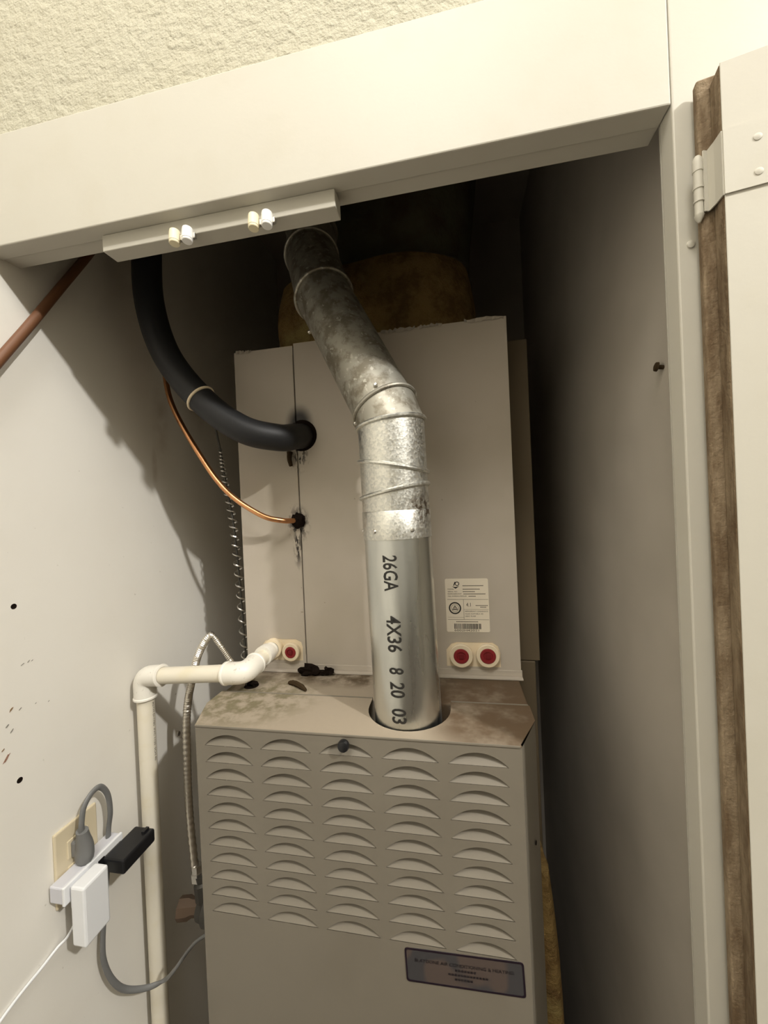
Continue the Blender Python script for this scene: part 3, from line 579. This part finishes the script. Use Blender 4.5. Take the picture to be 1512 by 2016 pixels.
# ------------------------------------------------------------------ outlet with what is plugged into it
XW = XL
out = empty('wall_outlet', 'ivory wall outlet plate on the side wall behind the plugs', 'outlet', (XW, .507, -.527))
MB().box(XW, XW+.005, .4725, .5420, -.584, -.4700, .002).build('cover_plate', 'plate_ivory', out)
for z in (-.508, -.547): MB().box(XW+.004, XW+.0065, .4905, .5245, z-.014, z+.014, .001).build('receptacle', 'plate_ivory', out)
MB().lathe((XW+.005, .5073, -.5275), (1, 0, 0), [(0, .003), (.001, .0026)], 12).build('plate_screw', 'steel', out)
ps = empty('power_strip', 'pale white multi-outlet adapter bar plugged into the outlet', 'power strip', (XW+.0066, .505, -.5475))
MB().box(XW+.0066, -.5905, .4605, .5600, -.5590, -.5345, .002).build('body', 'plastic_offwhite', ps)
MB().box(-.5905, -.5855, .4595, .5610, -.5605, -.5330, .0015).build('front_cover', 'plastic_white', ps)
MB().box(-.5857, -.5850, .5200, .5560, -.5500, -.5440).build('socket_slots', 'ink_grey', ps)
ba = empty('black_adapter', 'black plug-in adapter on the far end of the adapter bar', 'adapter', (-.585, .55, -.555))
MB().box(-.5850, -.5450, .5205, .5865, -.5655, -.5430, .003).build('body', 'plastic_black', ba)
MB().box(-.5600, -.5540, .572, .584, -.5432, -.5395, .0008).build('release_tab', 'plastic_black', ba)
MB().box(-.5862, -.5845, .5140, .5250, -.5600, -.5420, .0005).build('prong_plate', 'plastic_black', ba)
wa = empty('white_adapter', 'white square charger plugged into the near end of the adapter bar', 'adapter', (-.585, .483, -.62))
MB().box(-.5795, -.5550, .4630, .5040, -.6200, -.5325, .003).build('body', 'plastic_white', wa)
MB().box(-.5852, -.5795, .4680, .4990, -.5700, -.5380, .001).build('back_step', 'plastic_offwhite', wa)
pc = empty('appliance_cord', 'grey flat cord with moulded plug in the outlet, looping behind the chargers', 'cord', (XW+.006, .505, -.508))
b = MB(); b.tube(smooth_path([(-.602, .505, -.533), (-.598, .503, -.522), (-.5955, .502, -.508), (-.594, .499, -.492), (-.5925, .4965, -.478)], 4), [.009, .0125, .0135, .014, .014, .0142, .0140, .0135, .0130, .0125, .0120, .0112, .0105, .0100, .0095, .0092, .009], 12, flat=.85, side=(0, 1, 0)); b.build('plug', 'plastic_grey', pc)
MB().box(XW+.0064, -.598, .494, .516, -.522, -.497, .003).build('plug_face', 'plastic_grey', pc)
cd = [(-.5925, .4960, -.480), (-.5905, .4945, -.465), (-.5900, .4990, -.4440), (-.5895, .5123, -.4310), (-.5895, .5274, -.4320), (-.590, .5403, -.4546), (-.592, .5452, -.4883), (-.600, .5480, -.5200), (-.608, .5520, -.5700), (-.606, .5420, -.6300), (-.600, .5280, -.690), (-.597, .5270, -.725), (-.592, .5370, -.765), (-.585, .5540, -.7978), (-.565, .5780, -.820), (-.540, .590, -.815), (-.505, .5720, -.770), (-.470, .585, -.730), (-.424, .600, -.715)]
MB().tube(smooth_path(cd, 10), .0046, 12, flat=.62, side=(1, 0, 0)).build('cord', 'plastic_grey', pc)
tc = [(-.590, .480, -.600), (-.606, .478, -.626), (-.614, .4687, -.634), (-.6165, .4506, -.640), (-.6170, .3962, -.650), (-.6170, .30, -.69), (-.6170, .235, -.82), (-.6170, .215, -1.1), (-.6170, .215, FL+.002)]
tag(MB().tube(smooth_path(tc, 8), .0019, 8).build('charger_cord', 'plastic_white'), 'thin white cord trailing along the side wall from the white charger', 'cord')

# ------------------------------------------------------------------ bits on the furnace top, right wall and below
def junk(name, label, cat, parts, mat):
    mb = MB()
    for c, r, sd in parts:
        q = blobmesh(c, r, sd, 2, .60); mb.add(q.v, q.f, False)
    return tag(mb.build(name, mat), label, cat)
junk('dirt_clump', 'large crumbly black dirt clump at the foot of the coil cabinet seam', 'dirt', [((-.2905, .700, -.3035), (.016, .007, .0095), 1), ((-.303, .702, -.306), (.012, .006, .006), 2), ((-.276, .702, -.3075), (.012, .006, .005), 3)], 'dirt_black')
junk('dirt_clump', 'smaller black dirt clump right of the coil cabinet seam', 'dirt', [((-.2530, .703, -.3050), (.009, .006, .007), 5), ((-.2620, .702, -.3075), (.008, .006, .004), 6)], 'dirt_black')
junk('dirt_clump', 'black grit lying in the round hole of the furnace top', 'dirt', [((-.3830, .648, -.3100), (.009, .006, .005), 8)], 'dirt_black')
tag(MB().tube(smooth_path([(-.3150, .660, -.3100), (-.3020, .656, -.3085), (-.2850, .645, -.3085), (-.2710, .634, -.3100)], 4), [.0025, .004, .0042, .005, .0045, .0052, .005, .0045, .005, .0045, .0035, .0032, .002], 7).build('twig', 'dirt_brown'), 'short dark brown twig lying on the furnace top', 'debris')
tag(MB().lathe((XR+.001, .512, .1546), (-1, .1, .2), [(0, .0025), (.006, .0025), (.007, .0055), (.010, .005), (.011, .002)], 10).build('wall_nail', 'dirt_brown'), 'small dark nail stub sticking out of the closet wall beside the jamb', 'nail')
b = MB(); lo_ = []
for k in range(13):
    z = FL+.01+(-.66-(FL+.01))*k/12; w_ = 1.0 if k < 9 else (1-((k-8)/4.6)**2)
    lo_.append(superloop(.128, .748, .024*w_+.004, .038, z, 28, 3, k*.8))
skin(b, lo_); b.add(lo_[-1], [tuple(range(28))])
tag(b.build('insulation_batt', 'fibreglass'), 'yellow fibreglass batt tucked between furnace and closet wall', 'insulation')

# ------------------------------------------------------------------ room lamp and added fill lamp (behind the viewpoint)
def hang_lamp(pos, power, r, label):
    lamp = empty('key_or_fill_lamp', label, 'lamp', (pos[0], pos[1], CE))
    MB().lathe((pos[0], pos[1], CE), (0, 0, -1), [(0, .07), (.02, .07), (.03, .02)], 28).build('ceiling_rose', 'steel', lamp)
    MB().cyl((pos[0], pos[1], CE-.02), (pos[0], pos[1], pos[2]+r+.05), .006, 10).build('stem', 'steel', lamp)
    MB().lathe((pos[0], pos[1], pos[2]+r+.06), (0, 0, -1), [(0, .02), (.03, .03), (.045, .03)], 20).build('socket', 'steel', lamp)
    ld = bpy.data.lights.new('lamp_light', 'POINT'); ld.energy = power; ld.color = LAMP_COLOR; ld.shadow_soft_size = r
    lo = bpy.data.objects.new('lamp_light', ld); sc.collection.objects.link(lo); lo.location = (pos[0], pos[1], pos[2]+EYE)
hang_lamp(LAMP, LAMP_POWER, .05, 'small pendant lamp of the room on the door side, outside the picture')
hang_lamp(FILL_LAMP, FILL_POWER, .30, 'large soft fill lamp added overhead, outside the picture')
